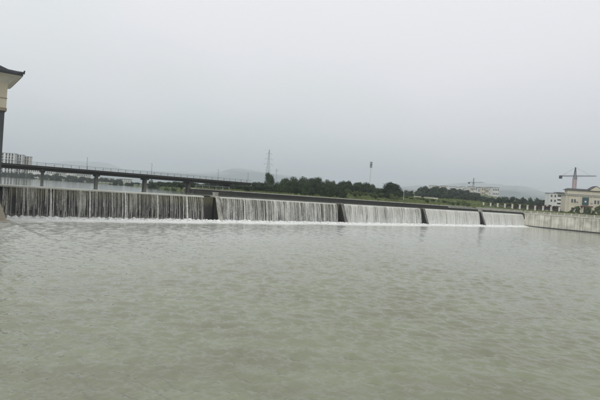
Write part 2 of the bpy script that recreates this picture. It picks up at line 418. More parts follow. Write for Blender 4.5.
# the oblique standing wave that runs off the gatehouse corner
w0 = on_plane(10, 222.5); w1 = on_plane(60, 248)
ex, ey = w1.x-w0.x, w1.y-w0.y; L = math.hypot(ex, ey); ex, ey = ex/L, ey/L
tt = (X-w0.x)*ex+(Y-w0.y)*ey; dd = -(X-w0.x)*ey+(Y-w0.y)*ex+0.5*wob(X, Y, 0.5, 8)
fade = sstep(-1, 3, tt)*sstep(L+8, L*0.55, tt)
Z += fade*(0.20*np.exp(-(dd/0.5)**2)-0.13*np.exp(-((dd-1.0)/0.55)**2)+0.09*np.exp(-((dd-2.1)/0.55)**2)-0.06*np.exp(-((dd+1.1)/0.6)**2))*(0.75+0.5*wob(X, Y, 0.9, 18))
calm = sstep(0, -6, dd)*sstep(-4, 2, tt)
near = np.exp(-np.clip(nx-0.8, 0, 99)/3.5)
inb = (sx > S0-1) & (sx < S1+1)
Z += np.where(inb, 0.05*near*wob(X, Y, 2.2, 11)+0.10*near*wob(X, Y, 5, 12)+0.075*np.exp(-np.clip(nx, 0, 99)/16)*wob(X, Y, 4.2, 14), 0)
wv = 12.0+4.5*wob(sx, nx*0.2, 0.25, 13)+2.0*wob(sx, nx*0.2, 0.9, 17)
foam = np.where(inb, np.clip(1.05-(nx-1.0)/wv, 0, 1)**0.8, 0)*(nx > -2)
far_f = 0.68*np.exp(-np.clip(nx, 0, 200)/24)*(1+0.25*wob(sx*0.4, nx, 0.5, 19))*inb*(0.85+0.15*sstep(-20, 60, sx))
foam = np.maximum(foam, far_f)
Z = np.where(nx < 0, -0.3, Z)
river = link('river', grid_mesh('river', np.stack([X, Y, Z], -1), 'river', attr=foam))
aer = np.exp(-(np.clip(nx, 0, 300)/46)**1.5)*np.clip(1.0+0.22*wob(X, Y, 0.13, 15), 0, 1.2)
aa = river.data.attributes.new('aerated', 'FLOAT', 'POINT'); aa.data.foreach_set('value', aer.reshape(-1).astype(np.float32)); tag(river, kind='structure')
# the rest of the river out of the fine mesh
mb = MB(); mb.add([(-400, -120, -0.12), (400, -120, -0.12), (400, 190, -0.12), (-400, 190, -0.12)], [(0, 1, 2, 3)])
tag(mb.build('outer_river', 'river'), kind='structure')
# pool above the weir
a, b = dam(-700, -1.5, POOL), dam(S1, -1.5, POOL)
mb = MB(); mb.add([a, b, b+Vector((40, 60, 0)), Vector((120, 700, POOL)), Vector((-3400, 800, POOL)), Vector((-3400, a.y, POOL))], [(0, 1, 2, 3, 4, 5)])
tag(mb.build('upper_pool', 'pool'), kind='structure')

# ------------------------------------------------------------------ the weir
weir = thing('weir', 'long low concrete weir of dark gates between buttress piers across the river', 'weir', dam(S0, 0, 0))
weir_at = dam(S0, 0, 0)
def wd(s, n, z): return dam(s, n, z)-weir_at
MB().box((S0-14, -2.6, -2.8), (S1, -0.62, 3.9), wd).build('sill', 'wet_concrete', weir)
PER = 6
pw = (BAY-1.5)/PER
def panel_mesh():
    mb = MB(); w = pw-0.16
    mb.box((0, -0.6, -2.5), (w, 0, 4.52)); mb.box((0, -0.7, 4.52), (w, 0.06, CREST))          # plate and lip
    for z in (1.1, 2.6): mb.box((0.05, 0.0, z), (w-0.05, 0.05, z+0.16))                          # ribs
    return mb.mesh('gate_panel', 'gate')
pm = panel_mesh(); rz = math.atan2(DS[1], DS[0])
for b in range(5):
    for k in range(PER):
        s = S0+b*BAY+0.75+k*pw
        o = link('gate_panel', pm, weir, wd(s+0.08, 0, 0)); o.rotation_euler = (0, 0, rz)
        # local x along the weir, local y upstream -> mirror so the plate lies upstream
        o.scale = (1, 1, 1)
for me in (pm,):                                  # plate modelled downstream = +n; local +y is upstream, so flip
    for v in me.vertices: v.co.y = -v.co.y
    me.flip_normals()
def pier_mesh():
    mb = MB(); w = 1.0; prof = [(-2.4, -2.5), (2.1, -2.5), (2.1, 0.2), (0.25, 4.75), (0.0, 4.97), (-2.4, 4.97)]
    n = len(prof)
    v = [(-w/2, -p[0], p[1]) for p in prof]+[(w/2, -p[0], p[1]) for p in prof]
    mb.add(v, [tuple(range(n-1, -1, -1))[::-1], tuple(range(2*n-1, n-1, -1))]+[(i, i+n, (i+1) % n+n, (i+1) % n) for i in range(n)])
    return mb.mesh('pier', 'pier_concrete')
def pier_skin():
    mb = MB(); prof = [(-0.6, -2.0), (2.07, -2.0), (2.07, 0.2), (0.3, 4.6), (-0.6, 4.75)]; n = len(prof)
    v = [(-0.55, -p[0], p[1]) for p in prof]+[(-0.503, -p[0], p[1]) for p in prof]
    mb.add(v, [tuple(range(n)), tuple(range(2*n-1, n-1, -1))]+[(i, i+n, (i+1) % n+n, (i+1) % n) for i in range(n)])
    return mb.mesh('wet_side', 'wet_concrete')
pim, psm = pier_mesh(), pier_skin()
cap = MB().box((-0.36, 0.2, 4.97), (0.36, 1.2, 5.6)).box((-0.42, 0.12, 5.6), (0.42, 1.28, 5.7)).mesh('pier_block', 'concrete')
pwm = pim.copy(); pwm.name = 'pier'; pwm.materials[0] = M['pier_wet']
for me in (pim, psm, pwm):
    bm = bmesh.new(); bm.from_mesh(me); bmesh.ops.recalc_face_normals(bm, faces=bm.faces); bm.to_mesh(me); bm.free()
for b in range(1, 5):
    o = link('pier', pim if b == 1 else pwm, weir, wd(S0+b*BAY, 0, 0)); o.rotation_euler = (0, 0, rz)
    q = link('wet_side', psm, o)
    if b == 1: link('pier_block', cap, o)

# falling water, bay by bay
def nappe(t):
    """profile of the falling sheet: (n, z) for t 0..1 from the lip to the foot"""
    z = 4.74-4.9*t; tf = math.sqrt(max(0, 2*(4.74-z)/9.81)); return 0.10+1.15*tf, z
names = ['dark gate with thin separate white strands of water, first bay from the gatehouse', 'sheet of water falling over the second bay from the gatehouse', 'white sheet of falling water over the middle bay of the weir', 'white sheet of falling water over the fourth bay from the gatehouse', 'dense white fall over the last bay, beside the quay wall']
for b in range(5):
    s0 = S0+b*BAY+(0.6 if b else -0.3); s1 = S0+(b+1)*BAY-0.75-((2.3 if b == 0 else 1.4) if b < 4 else 0.3)
    cols = int((s1-s0)/0.11); S = np.linspace(s0, s1, cols); T = np.linspace(0, 1, 22)
    SS, TT = np.meshgrid(S, T)
    N_ = np.zeros_like(SS); Zz = np.zeros_like(SS)
    for j, t in enumerate(T): N_[j, :], Zz[j, :] = nappe(t)
    N_ += (0.09*wob(SS*6, TT*1.5, 1.0, 31+b)+0.05*wob(SS*22, TT*2, 1.0, 41+b))*np.clip(TT*4, 0.1, 1)
    P = np.stack([A0[0]+DS[0]*SS+DN[0]*N_, A0[1]+DS[1]*SS+DN[1]*N_, Zz], -1)
    fw = link('falling_water', grid_mesh('falling_water', P, 'curtain%d' % b, uv=np.stack([SS+97, Zz], -1))); tag(fw, kind='structure')
    # the smooth lip the water slides over
    prof = [(-1.52, POOL+0.001), (-0.9, POOL-0.005), (-0.4, POOL-0.02), (0.0, POOL-0.05), (0.16, POOL-0.16), (0.24, POOL-0.32)]
    SS, TT = np.meshgrid(np.linspace(s0-0.1, s1+0.05, 240), np.arange(len(prof)))
    N_ = np.array([[p[0]]*240 for p in prof]); Zz = np.array([[p[1]]*240 for p in prof])+0.015*wob(SS*3, TT, 1, 3)*(TT > 0)
    lip = link('lip', grid_mesh('lip', np.stack([A0[0]+DS[0]*SS+DN[0]*N_, A0[1]+DS[1]*SS+DN[1]*N_, Zz], -1), 'crest_water'), fw)
    # separate strands and spouts
    mb = MB(); r = random.Random(50+b)
    step = [0.80, 0.5, 0.5, 0.6, 0.7][b]; s = s0+0.3
    def strand(s, w, bot=1.0, n_out=0.06):
        T = [0, .06, .14, .24, .36, .5, .64, .78, .9, 1.0]; ring = []
        drift = r.uniform(-0.07, 0.07); ph = r.uniform(0, 6)
        for t in T:
            t2 = t*bot; n, z = nappe(t2)
            ww = w*(0.5+0.5*min(1, t*6))*(0.7+0.45*abs(math.sin(ph+t*7))+r.uniform(-.15, .25))*(1+0.6*t)
            cs = s+drift*t+r.uniform(-.02, .02)
            ring.append([(cs-ww, n+n_out), (cs, n+n_out+ww*0.7), (cs+ww, n+n_out), (cs, n+n_out-ww*0.5)]+[z])
        v = []; f = []
        for q in ring:
            for (c, n) in q[:4]: v.append(dam(c, n, q[4]))
        for i in range(len(ring)-1):
            for k in range(4): f.append((i*4+k, i*4+(k+1) % 4, i*4+4+(k+1) % 4, i*4+4+k))
        mb.add(v, f)
    while s < s1-0.1:
        strand(s, r.choice([0.016, 0.022, 0.03, 0.045]) if b == 0 else r.choice([0.022, 0.03, 0.04, 0.055]))
        for q in range(3 if b < 2 else 1): strand(s+r.uniform(0.05, 0.75)*step, r.uniform(0.007, 0.014), r.uniform(0.5, 1))
        if r.random() < 0.3: strand(s+r.uniform(.15, .5), r.uniform(0.012, 0.03), r.uniform(0.6, 1))
        s += step*r.uniform(0.82, 1.18)
    for k in range(1, PER):                                  # leaks at the gaps between the plates
        sp = S0+b*BAY+0.75+k*pw
        if sp < s1-0.3:
            strand(sp-0.22, 0.10 if k % 2 else 0.07); strand(sp-0.36, 0.05)
    st = mb.build('water_strands', 'strand', fw, smooth=True); tag(st, kind='stuff')

# churned foam along the foot
def foam_strip():
    S = np.linspace(S0+0.5, S1-0.4, 1500); Nn = np.linspace(0.3, 5.2, 30)
    SS, NN = np.meshgrid(S, Nn)
    e = 1.9+0.8*wob(SS, SS*0, 0.7, 61)+0.9*wob(SS, SS*0, 2.5, 62)
    prof = np.clip(1-((NN-1.5)/e)**2, -1, 1)
    lump = 0.30*wob(SS*2.3, NN*2.3, 1, 63)+0.30*wob(SS*5.5, NN*5.5, 1, 64)+0.16*wob(SS*13, NN*13, 1, 65)
    Zz = 0.26*prof+lump*np.clip(prof+0.35, 0, 1)*0.85-0.06
    Zz = np.where(prof < -0.5, -0.25, Zz)
    P = np.stack([A0[0]+DS[0]*SS+DN[0]*NN, A0[1]+DS[1]*SS+DN[1]*NN, Zz], -1)
    o = link('foam', grid_mesh('foam', P, 'foam')); tag(o, 'white churned foam along the foot of the weir', None, None, 'stuff')
foam_strip()

# ------------------------------------------------------------------ gatehouse at the near end of the weir
gh = thing('gatehouse', 'cream and slate gatehouse tower with a dark upturned eave at the left edge', 'tower', dam(-37.0, 8.4, 0))
gat = dam(-37.0, 8.4, 0)
def gw(u, w, z):                                     # u to the left along the weir, w upstream, z up, from the visible corner
    return dam(-37.0-u, 8.4-w, z)-gat
GW, GD, ZT = 8.0, 9.0, 0
mb = MB().box((0.14, 0.14, 3.2), (GW-0.14, GD-0.14, 14.6), gw); mb.build('lower_wall', 'slate_wall', gh)
MB().box((0.0, 0.0, 15.0), (GW, GD, 18.9), gw).build('upper_wall', 'cream', gh)
MB().box((-0.06, -0.06, 14.6), (GW+0.06, GD+0.06, 15.0), gw).build('trim_band', 'trim', gh)
MB().box((-0.03, -0.03, 16.2), (GW+0.03, GD+0.03, 16.32), gw).build('trim_band', 'trim', gh)
# battered concrete foot
def frustum(u0, w0, u1, w1, z0, du, z1, frame):
    v = [(u0-du, w0-du, z0), (u1+du, w0-du, z0), (u1+du, w1+du, z0), (u0-du, w1+du, z0), (u0, w0, z1), (u1, w0, z1), (u1, w1, z1), (u0, w1, z1)]
    return [frame(*p) for p in v], [(3, 2, 1, 0), (4, 5, 6, 7), (0, 1, 5, 4), (1, 2, 6, 5), (2, 3, 7, 6), (3, 0, 4, 7)]
mb = MB(); mb.add(*frustum(0.3, 0.2, GW, GD, -2.5, 2.0, 3.3, gw)); mb.build('footing', 'tan_concrete', gh)
MB().box((-1.2, -1.6, -2.0), (GW+2, 1.0, 0.22), gw).build('apron', 'concrete', gh)
# windows on the river face, out of frame on the photograph's left
for u in (3.2, 5.4):
    wn = MB().box((u, -0.08, 16.5), (u+1.1, 0.02, 18.0), gw).build('window', 'frame', gh)
    MB().box((u+0.1, -0.11, 16.6), (u+1.0, -0.081, 17.9), gw).build('pane', 'window', wn)
def roof(frame):
    """hipped roof with corners that sweep up; soffit coved down to the wall head"""
    top, sof = MB(), MB(); OH = 1.45; n = 12
    def ring(off, z, lift):
        pts = []
        c = [(-off, -off), (GW+off, -off), (GW+off, GD+off), (-off, GD+off)]
        for k in range(4):
            (ax, ay), (bx, by) = c[k], c[(k+1) % 4]
            for i in range(n):
                t = i/n; e = abs(2*t-1)**4
                pts.append(frame(ax+(bx-ax)*t, ay+(by-ay)*t, z+lift*e))
        return pts
    m_ = 4*n
    def skin(mb, rings):
        v = [p for r_ in rings for p in r_]; f = []
        for j in range(len(rings)-1):
            for i in range(m_): f.append((j*m_+i, j*m_+(i+1) % m_, (j+1)*m_+(i+1) % m_, (j+1)*m_+i))
        mb.add(v, f)
    skin(top, [ring(OH, 19.22, 0.06), ring(OH+0.03, 19.5, 0.14), ring(OH-0.6, 19.66, 0.06), ring(OH-1.5, 19.92, 0.0), ring(-1.2, 20.55, 0), ring(-2.6, 21.6, 0), ring(-3.5, 22.5, 0), ring(-3.95, 22.6, 0)])
    skin(sof, [ring(0.0, 18.2, 0), ring(0.25, 18.5, 0), ring(0.7, 18.95, 0.02), ring(OH-0.04, 19.23, 0.06)])
    n = 28
    RG = [ring(OH+0.02, 19.52, 0.14), ring(OH-0.6, 19.68, 0.06), ring(OH-1.5, 19.94, 0.0), ring(-1.2, 20.57, 0), ring(-2.6, 21.62, 0), ring(-3.5, 22.5, 0)]
    ribs = MB()
    for i in range(4*n):
        for ra, rb_ in zip(RG, RG[1:]): ribs.tube(ra[i], rb_[i], 0.075, 0.07, 4)
    r_ = top.build('roof', 'roof_tile', gh); tag(ribs.build('tile_ribs', 'roof_tile', r_), kind='stuff')
    sof.build('soffit', 'soffit', gh)
    for (u, w, su, sw) in ((-OH, -OH, 1, 1), (GW+OH, -OH, -1, 1), (GW+OH, GD+OH, -1, -1), (-OH, GD+OH, 1, -1)):
        rb = MB(); pts = [(0, 19.68), (0.6, 19.76), (1.5, 19.96), (2.65, 20.6), (4.05, 21.65), (4.95, 22.55)]
        for (a, za), (b, zb) in zip(pts, pts[1:]): rb.tube(frame(u+su*a, w+sw*a, za), frame(u+su*b, w+sw*b, zb), 0.16)
        rb.tube(frame(u-su*0.02, w-sw*0.02, 19.55), frame(u-su*0.14, w-sw*0.14, 20.0), 0.15, 0.07)
        rb.build('hip_ridge', 'roof_tile', r_)
roof(gw)

# ------------------------------------------------------------------ dark dike wall and path on the far bank
def seg_frame(p, q):
    p, q = Vector((*p, 0)), Vector((*q, 0)); d = (q-p); L = d.length; d /= L; nrm = Vector((-d.y, d.x, 0))
    return p, d, nrm, L
def run_wall(parent, origin, p, q, name, mat, n0, n1, z0, z1, piece, gap):
    p_, d, nr, L = seg_frame(p, q); k = max(1, round(L/piece)); w = L/k
    me = MB().box((gap/2, n0, z0), (w-gap/2, n1, z1)).mesh(name, mat)
    for i in range(k):
        o = link(name, me, parent, p_+d*(w*i)-origin); o.rotation_euler = (0, 0, math.atan2(d.y, d.x))
dk0 = Vector((*SHORE[5], 0))
dike = thing('dike_wall', 'long dark low retaining wall behind the weir crest with a pale coping', 'wall', dk0)
for i in range(5, 8):
    p, q = SHORE[i+1], SHORE[i]
    # walk from left to right so the river is on the right hand (-n)
    run_wall(dike, dk0, p, q, 'wall_panel', 'dike', -0.75, 0.5, 2.0, 6.05, 9, 0.04)
    run_wall(dike, dk0, p, q, 'coping', 'path', -0.95, 3.4, 6.05, 6.30, 18, 0.03)
# pale sloped revetment between the dike wall and the quay
rv0 = Vector((*SHORE[4], 0))
rev = thing('revetment', 'low pale concrete bank edge above a dark face between the dike wall and the quay', 'embankment', rv0)
for i in (3, 4):
    p_, d, nr, L = seg_frame(SHORE[i+1], SHORE[i]); k = max(1, round(L/5)); w = L/k
    v = [(0.03, -0.9, 3.0), (w-0.03, -0.9, 3.0), (w-0.03, -0.5, 5.5), (0.03, -0.5, 5.5), (0.03, 0.3, 3.0), (w-0.03, 0.3, 3.0), (w-0.03, 0.6, 5.5), (0.03, 0.6, 5.5)]
    me = MB().add(v, [(0, 1, 2, 3), (7, 6, 5, 4), (0, 4, 5, 1), (1, 5, 6, 2), (2, 6, 7, 3), (3, 7, 4, 0), (2, 6, 7, 3)][:5]+[(3, 2, 6, 7)]).mesh('wall_panel', 'dike')
    cm = MB().box((0.02, -0.7, 5.503), (w-0.02, 3.4, 6.05)).box((0.02, 2.2, 6.05), (w-0.02, 2.5, 6.5)).mesh('kerb', 'concrete')
    for j in range(k):
        for m_, nm in ((me, 'wall_panel'), (cm, 'kerb')):
            o = link(nm, m_, rev, p_+d*(w*j)-rv0); o.rotation_euler = (0, 0, math.atan2(d.y, d.x))
cn = Vector((*SHORE[4], 0))-rv0
MB().box((cn.x-1.6, cn.y-0.9, 3.0), (cn.x+1.8, cn.y+3.0, 6.03)).build('corner_block', 'concrete', rev)
# end block of the dike by the first pier
bk = at(214, 195, 121); eb = thing('landing_block', 'dark concrete landing block at the end of the dike, behind the first pier', 'platform', (bk.x, bk.y, 0))
MB().box((-4.6, -2.2, 2), (4.4, 2.4, 6.0)).build('base', 'dike', eb); MB().box((-4.8, -2.4, 6.0), (4.6, 2.6, 6.22)).build('deck_slab', 'bridge_pier', eb)
rl = MB()
for k in range(6): rl.box((-4.6+1.8*k, -2.3, 6.22), (-4.5+1.8*k, -2.2, 7.2))
rl.box((-4.6, -2.28, 7.12), (4.5, -2.22, 7.2)); rl.build('railing', 'lamp_grey', eb)

# ------------------------------------------------------------------ quay wall on the right
qd = Vector((*RW0, 0)); quay = thing('quay_wall', 'pale stained concrete quay wall with panel joints on the right bank', 'wall', qd)
for p, q in ((RW0, RW1), (RW1, RW2)):
    run_wall(quay, qd, p, q, 'wall_panel', 'wall_concrete', -0.55, 0.35, -2.5, 5.15, 2.9, 0.07)
    run_wall(quay, qd, p, q, 'backing', 'dike', -0.35, 0.8, -2.5, 5.05, 40, 0.0)
    run_wall(quay, qd, p, q, 'coping', 'post', -0.75, 0.9, 5.17, 5.5, 5.8, 0.03)
    run_wall(quay, qd, p, q, 'parapet', 'concrete', 2.2, 2.5, 5.2, 6.1, 5.8, 0.03)
    run_wall(quay, qd, p, q, 'plinth', 'wet_concrete', -1.0, -0.555, -2.5, 0.38, 11.6, 0.02)
    run_wall(quay, qd, p, q, 'walkway', 'path', 0.9, 2.2, 4.6, 5.32, 11.6, 0.02)

for p, q in ((RW0, RW1), (RW1, RW2)):
    p_, d, nr, L = seg_frame(p, q); k = int(L/2.4); w = L/k; ang_ = math.atan2(d.y, d.x)
    rp = MB().box((-0.11, 0.15, 5.5), (0.11, 0.37, 6.45)).mesh('rail_post', 'post'); rr_ = MB().box((0.11, 0.2, 6.28), (w-0.11, 0.32, 6.38)).box((0.11, 0.22, 5.85), (w-0.11, 0.30, 5.93)).mesh('rail', 'post')
    for i in range(k):
        for me, nm in ((rp, 'rail_post'), (rr_, 'rail')):
            o = link(nm, me, quay, p_+d*(w*i)-qd); o.rotation_euler = (0, 0, ang_)
# fence of stone posts with dark panels on the bank top
f0 = Vector((*P2(484, 203), 0)); f1 = Vector((*P2(560, 186), 0)); zf = 6.3
fence = thing('bank_fence', 'row of pale stone posts with dark panels between along the bank top', 'fence', (f0.x, f0.y, zf))
_, d, nr, L = seg_frame((f0.x, f0.y), (f1.x, f1.y)); nP = 10; w = L/nP
pmz = MB().box((-0.33, -0.33, -0.4), (0.33, 0.33, 2.45)).box((-0.42, -0.42, 2.45), (0.42, 0.42, 2.65)).box((-0.4, -0.4, -0.4), (0.4, 0.4, 0.25)).mesh('post', 'post')
pn = MB().box((0.34, -0.05, 0.35), (w-0.34, 0.05, 0.45)).box((0.34, -0.05, 1.55), (w-0.34, 0.05, 1.65))
k = 0.5
while k < w-0.4: pn.box((k, -0.03, 0.2), (k+0.04, 0.03, 1.85)); k += 0.22
pn = pn.mesh('fence_panel', 'crane_dark')
for i in range(nP+1):
    for me, nm in ((pmz, 'post'), (pn, 'fence_panel')):
        if nm == 'fence_panel' and i == nP: continue
        o = link(nm, me, fence, d*(w*i)); o.rotation_euler = (0, 0, math.atan2(d.y, d.x))

# ------------------------------------------------------------------ road bridge on the left
def bp(px):                                         # the bridge axis, converging to the right
    Yb = 106*1025/(1025-px); v = at(px, 200, Yb); return Vector((v.x, v.y, 0))
b0, b1 = bp(-120), bp(250)
bd = (b1-b0).normalized(); bn = Vector((-bd.y, bd.x, 0)); BL = (b1-b0).length; brz = math.atan2(bd.y, bd.x)
bridge = thing('road_bridge', 'long flat dark beam bridge on square piers over the pool at left', 'bridge', b0, brz)
TOP = 8.95
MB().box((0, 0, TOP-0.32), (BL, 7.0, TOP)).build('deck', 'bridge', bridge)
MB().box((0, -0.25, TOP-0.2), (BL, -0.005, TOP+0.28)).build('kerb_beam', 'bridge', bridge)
r = MB(); k = 0.0
while k < BL:
    r.box((k, -0.16, TOP+0.28), (k+0.10, -0.06, TOP+1.0)); k += 1.9
r.box((0, -0.15, TOP+1.0), (BL, -0.07, TOP+1.08)); r.box((0, -0.14, TOP+0.62), (BL, -0.08, TOP+0.67)); r.build('railing', 'rail', bridge)
s_at = lambda px: (bp(px)-b0).dot(bd)
sp0, spn = s_at(41), (s_at(146)-s_at(41))/2
pmx = MB().box((-0.33, -0.4, 2.5), (0.33, 0.4, TOP-1.302)).mesh('column', 'bridge_pier')
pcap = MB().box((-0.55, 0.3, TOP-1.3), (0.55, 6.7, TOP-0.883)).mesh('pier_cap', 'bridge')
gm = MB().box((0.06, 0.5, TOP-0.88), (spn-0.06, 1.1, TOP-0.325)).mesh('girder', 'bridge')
for k in range(-4, 7):
    s = sp0+spn*k
    if 0 <= s and s+spn < BL+6:
        for q in range(4): link('girder', gm, bridge, (s, 1.75*q, 0))
    if 0.5 < s < BL-1:
        q = link('pier_cap', pcap, bridge, (s, 0, 0)); link('column', pmx, q, (0, 2.3, 0)); link('column', pmx, q, (0, 4.7, 0))
for px, nm in ((217, 1), (247, 2), (150, 3), (85, 4)):
    p = b0+bd*s_at(px)+bn*0.4
    lp = thing('street_lamp', {217: 'grey lamp post on the bridge, above the first weir pier', 247: 'grey lamp post where the bridge meets the trees', 150: 'grey lamp post on the bridge above its third pier', 85: 'grey lamp post on the bridge between its first two piers'}[px], 'street lamp', (p.x, p.y, TOP), brz, 'lamp posts on the bridge')
    MB().tube((0, 0, 0), (0, 0, 3.4), 0.06, 0.04).build('pole', 'rail', lp); MB().tube((0, 0, 3.38), (0, 0.8, 3.55), 0.035).build('arm', 'rail', lp); MB().box((-0.12, 0.7, 3.5), (0.12, 1.2, 3.58)).build('lamp_head', 'pale_steel', lp)

# ------------------------------------------------------------------ trees
def leaf_crown(name, mat, seed, W_, H_, n, leaf, lobes, base=0.0):
    r = np.random.default_rng(seed); C = []
    for k in range(lobes):
        a = r.uniform(0, 6.28); t = r.uniform(0, 1); rr = math.sqrt(r.uniform(0, 1))*W_*0.33*(1.15-0.6*abs(t-0.35))
        C.append((rr*math.cos(a), rr*math.sin(a), base+H_*(0.18+0.66*t), W_*r.uniform(0.17, 0.27)))
    C = np.array(C); k = r.integers(0, lobes, n); c = C[k]
    u = r.normal(size=(n, 3)); u /= np.linalg.norm(u, axis=1)[:, None]
    p = c[:, :3]+u*(c[:, 3]*r.uniform(0.45, 1.08, n))[:, None]*np.array([1, 1, 0.9])
    nm = u+r.normal(size=(n, 3))*0.6+np.array([0, 0, 0.35]); nm /= np.linalg.norm(nm, axis=1)[:, None]
    a = np.cross(nm, r.normal(size=(n, 3))); a /= np.linalg.norm(a, axis=1)[:, None]; b = np.cross(nm, a)
    s = leaf*r.uniform(0.6, 1.35, n)[:, None]
    V = np.stack([p-a*s, p+b*s*0.62, p+a*s, p-b*s*0.62], 1).reshape(-1, 3)
    me = bpy.data.meshes.new(name); F = np.arange(4*n).reshape(n, 4)
    me.from_pydata(V.tolist(), [], F.tolist()); me.update(); me.materials.append(M[mat]); return me
def trunk_mesh(seed, H_, r0):
    r = random.Random(seed); mb = MB(); mb.tube((0, 0, -0.6), (0.1, 0, H_*0.45), r0, r0*0.7, 7)
    for k in range(5):
        a = r.uniform(0, 6.28); z = H_*r.uniform(0.25, 0.45); l = H_*r.uniform(0.2, 0.36)
        mb.tube((0.08, 0, z), (l*0.7*math.cos(a), l*0.7*math.sin(a), z+l), r0*0.45, r0*0.15, 5)
    return mb.mesh('trunk', 'bark')
BROAD = [(leaf_crown('crown', 'leaf', 100+k, 8.5, 8.6, 3800, 0.30, 15+k, -0.3), trunk_mesh(k, 9, 0.22)) for k in range(5)]
FAR = [(leaf_crown('crown', 'leaf_far', 200+k, 7.5, 8.0, 1300, 0.48, 9+k, 0.7), trunk_mesh(k, 9, 0.24)) for k in range(4)]
BROAD_TALL = (leaf_crown('crown', 'leaf', 150, 5.2, 9.6, 3600, 0.30, 16, -0.3), trunk_mesh(9, 9, 0.2))
ROUND = [(leaf_crown('crown', 'leaf', 300, 8.2, 7.2, 5200, 0.28, 26, 1.2), trunk_mesh(30, 8, 0.25))]
SMALL = [(leaf_crown('crown', 'shrub', 400+k, 7.5, 7.0, 1100, 0.42, 8, 1.2), trunk_mesh(40+k, 8, 0.24)) for k in range(2)]
RED = [(leaf_crown('crown', 'leaf_red', 500+k, 7.5, 7.0, 1100, 0.42, 8, 0.6), trunk_mesh(50+k, 8, 0.24)) for k in range(2)]
MIXED = BROAD*2+[SMALL[0], BROAD_TALL]
rt = random.Random(3)
def tree(px, Y, top, wpx, kinds, label, group, name='broadleaf_tree', zbase=None, cat='tree'):
    g = at(px, 200, Y); z = float(land_h(g.x, g.y)) if zbase is None else zbase
    ztop = at(px, top, Y).z; H_ = max(1.0, ztop-z); Wd = wpx/440*Y
    c, t = kinds[rt.randrange(len(kinds))]
    zz = max(v.co.z for v in c.vertices) if False else 8.6
    o = thing(name, label, cat, (g.x, g.y, z), rt.uniform(0, 6.28), group)
    sc = (Wd/7.5, Wd/7.5, H_/8.4)
    link('trunk', t, o, scale=sc); link('crown', c, o, scale=sc); return o
ROWL = 'dark green bushy tree in the row behind the grassy dike'
ROWG = 'trees in the row behind the grassy dike'
tree(269, 205, 172.8, 11, ROUND, 'tall dark tree with a ball shaped crown rising above the row, below the pylon', ROWG)
tree(391, 190, 182.5, 20, ROUND, 'large round dark green tree standing apart right of the floodlight mast', ROWG)
ORD = ['first', 'second', 'third', 'fourth', 'fifth', 'sixth', 'seventh', 'eighth', 'ninth', 'tenth', 'eleventh', 'twelfth', 'thirteenth', 'fourteenth', 'fifteenth', 'sixteenth', 'seventeenth', 'eighteenth', 'nineteenth', 'twentieth'] + ['twenty '+o for o in ('first', 'second', 'third', 'fourth', 'fifth', 'sixth', 'seventh', 'eighth', 'ninth')] + ['thirtieth', 'thirty first', 'thirty second']
def row(xa, xb, step, Y, prof, w, kinds, label, group, jit=1.2, count=True, **kw):
    x = xa; n = 0; base_label = label
    while x <= xb:
        t = np.interp(x, [p[0] for p in prof], [p[1] for p in prof])
        if count and x > -2: label = base_label+', '+ORD[n]+' from the left'; n += 1
        tree(x, Y*rt.uniform(0.94, 1.08), t+rt.uniform(-jit, jit), w*rt.uniform(0.8, 1.25), kinds, label, group, **kw); x += step*rt.uniform(0.75, 1.25)
row(226, 281, 5.2, 205, [(226, 184), (262, 181.5), (281, 184)], 9, MIXED, 'bushy dark tree of the dike row, left stretch under the pylon', ROWG, 1.6)
row(283, 345, 5.0, 205, [(283, 178), (290, 175.5), (300, 178), (318, 179), (345, 180.5)], 11, MIXED, 'bushy dark tree of the dike row, tall middle stretch', ROWG, 2.2)
row(349, 380, 4.6, 208, [(349, 181.5), (365, 182.5), (378, 186.5), (382, 187)], 10, MIXED, 'bushy dark tree of the dike row, by the floodlight mast', ROWG, 1.6)
row(232, 345, 4.4, 158, [(230, 185), (262, 184.5), (290, 181), (345, 185.5)], 8.5, BROAD, 'lower dark tree in front of the row behind the dike', 'lower trees in front of the row', 1.6)
row(346, 402, 4.4, 186, [(346, 183.5), (368, 186), (380, 189.5), (402, 191.5)], 8, BROAD, 'green shrubby tree below the floodlight mast on the dike', 'shrubby trees below the floodlight mast', 1.2)
row(345, 400, 5.2, 172, [(345, 189.5), (372, 192.5), (400, 195)], 6.5, SMALL, 'loose light green shrub in front of the floodlight mast trees', 'light shrubs before the floodlight mast trees', 1.0, name='bank_shrub', cat='shrub')
row(152, 242, 8, 235, [(152, 181), (200, 182.5), (242, 184)], 11, BROAD, 'dark tree on the bank behind the bridge deck', 'trees behind the right end of the bridge')
row(158, 246, 9, 185, [(158, 187), (200, 187), (246, 188.5)], 8, BROAD, 'low dark tree on the bank under the bridge deck', 'low trees behind the right end of the bridge')
row(396, 492, 5.0, 330, [(396, 190), (415, 189), (428, 186.8), (440, 188), (470, 192.5), (492, 197)], 10, FAR, 'tree of the dark wood below the far white town', 'trees of the wood below the town', 1.0)
row(404, 500, 6.5, 290, [(404, 194), (440, 193), (470, 196), (500, 199)], 9, FAR, 'lower tree at the foot of the dark wood below the town', 'trees at the foot of the wood', 1.0)
row(425, 470, 5.5, 420, [(425, 186), (440, 187), (470, 190)], 8, FAR, 'small tree topping the dark wood below the far white town', 'trees topping the wood', 0.8)
row(452, 502, 4.2, 470, [(452, 192), (475, 195.5), (502, 199)], 7, FAR, 'small tree below the white houses of the hill town', 'trees at the foot of the hill town', 0.6)
row(497, 556, 6.0, 270, [(497, 196.5), (520, 198), (556, 200)], 10, FAR, 'dark tree behind the fence of stone posts', 'trees behind the bank fence', 1.2)
row(1, 64, 3.6, 512, [(-40, 170), (20, 172.5), (40, 174), (64, 175)], 8, FAR, 'far shore tree below the white apartments and long low house', 'trees on the far left shore', 0.8)
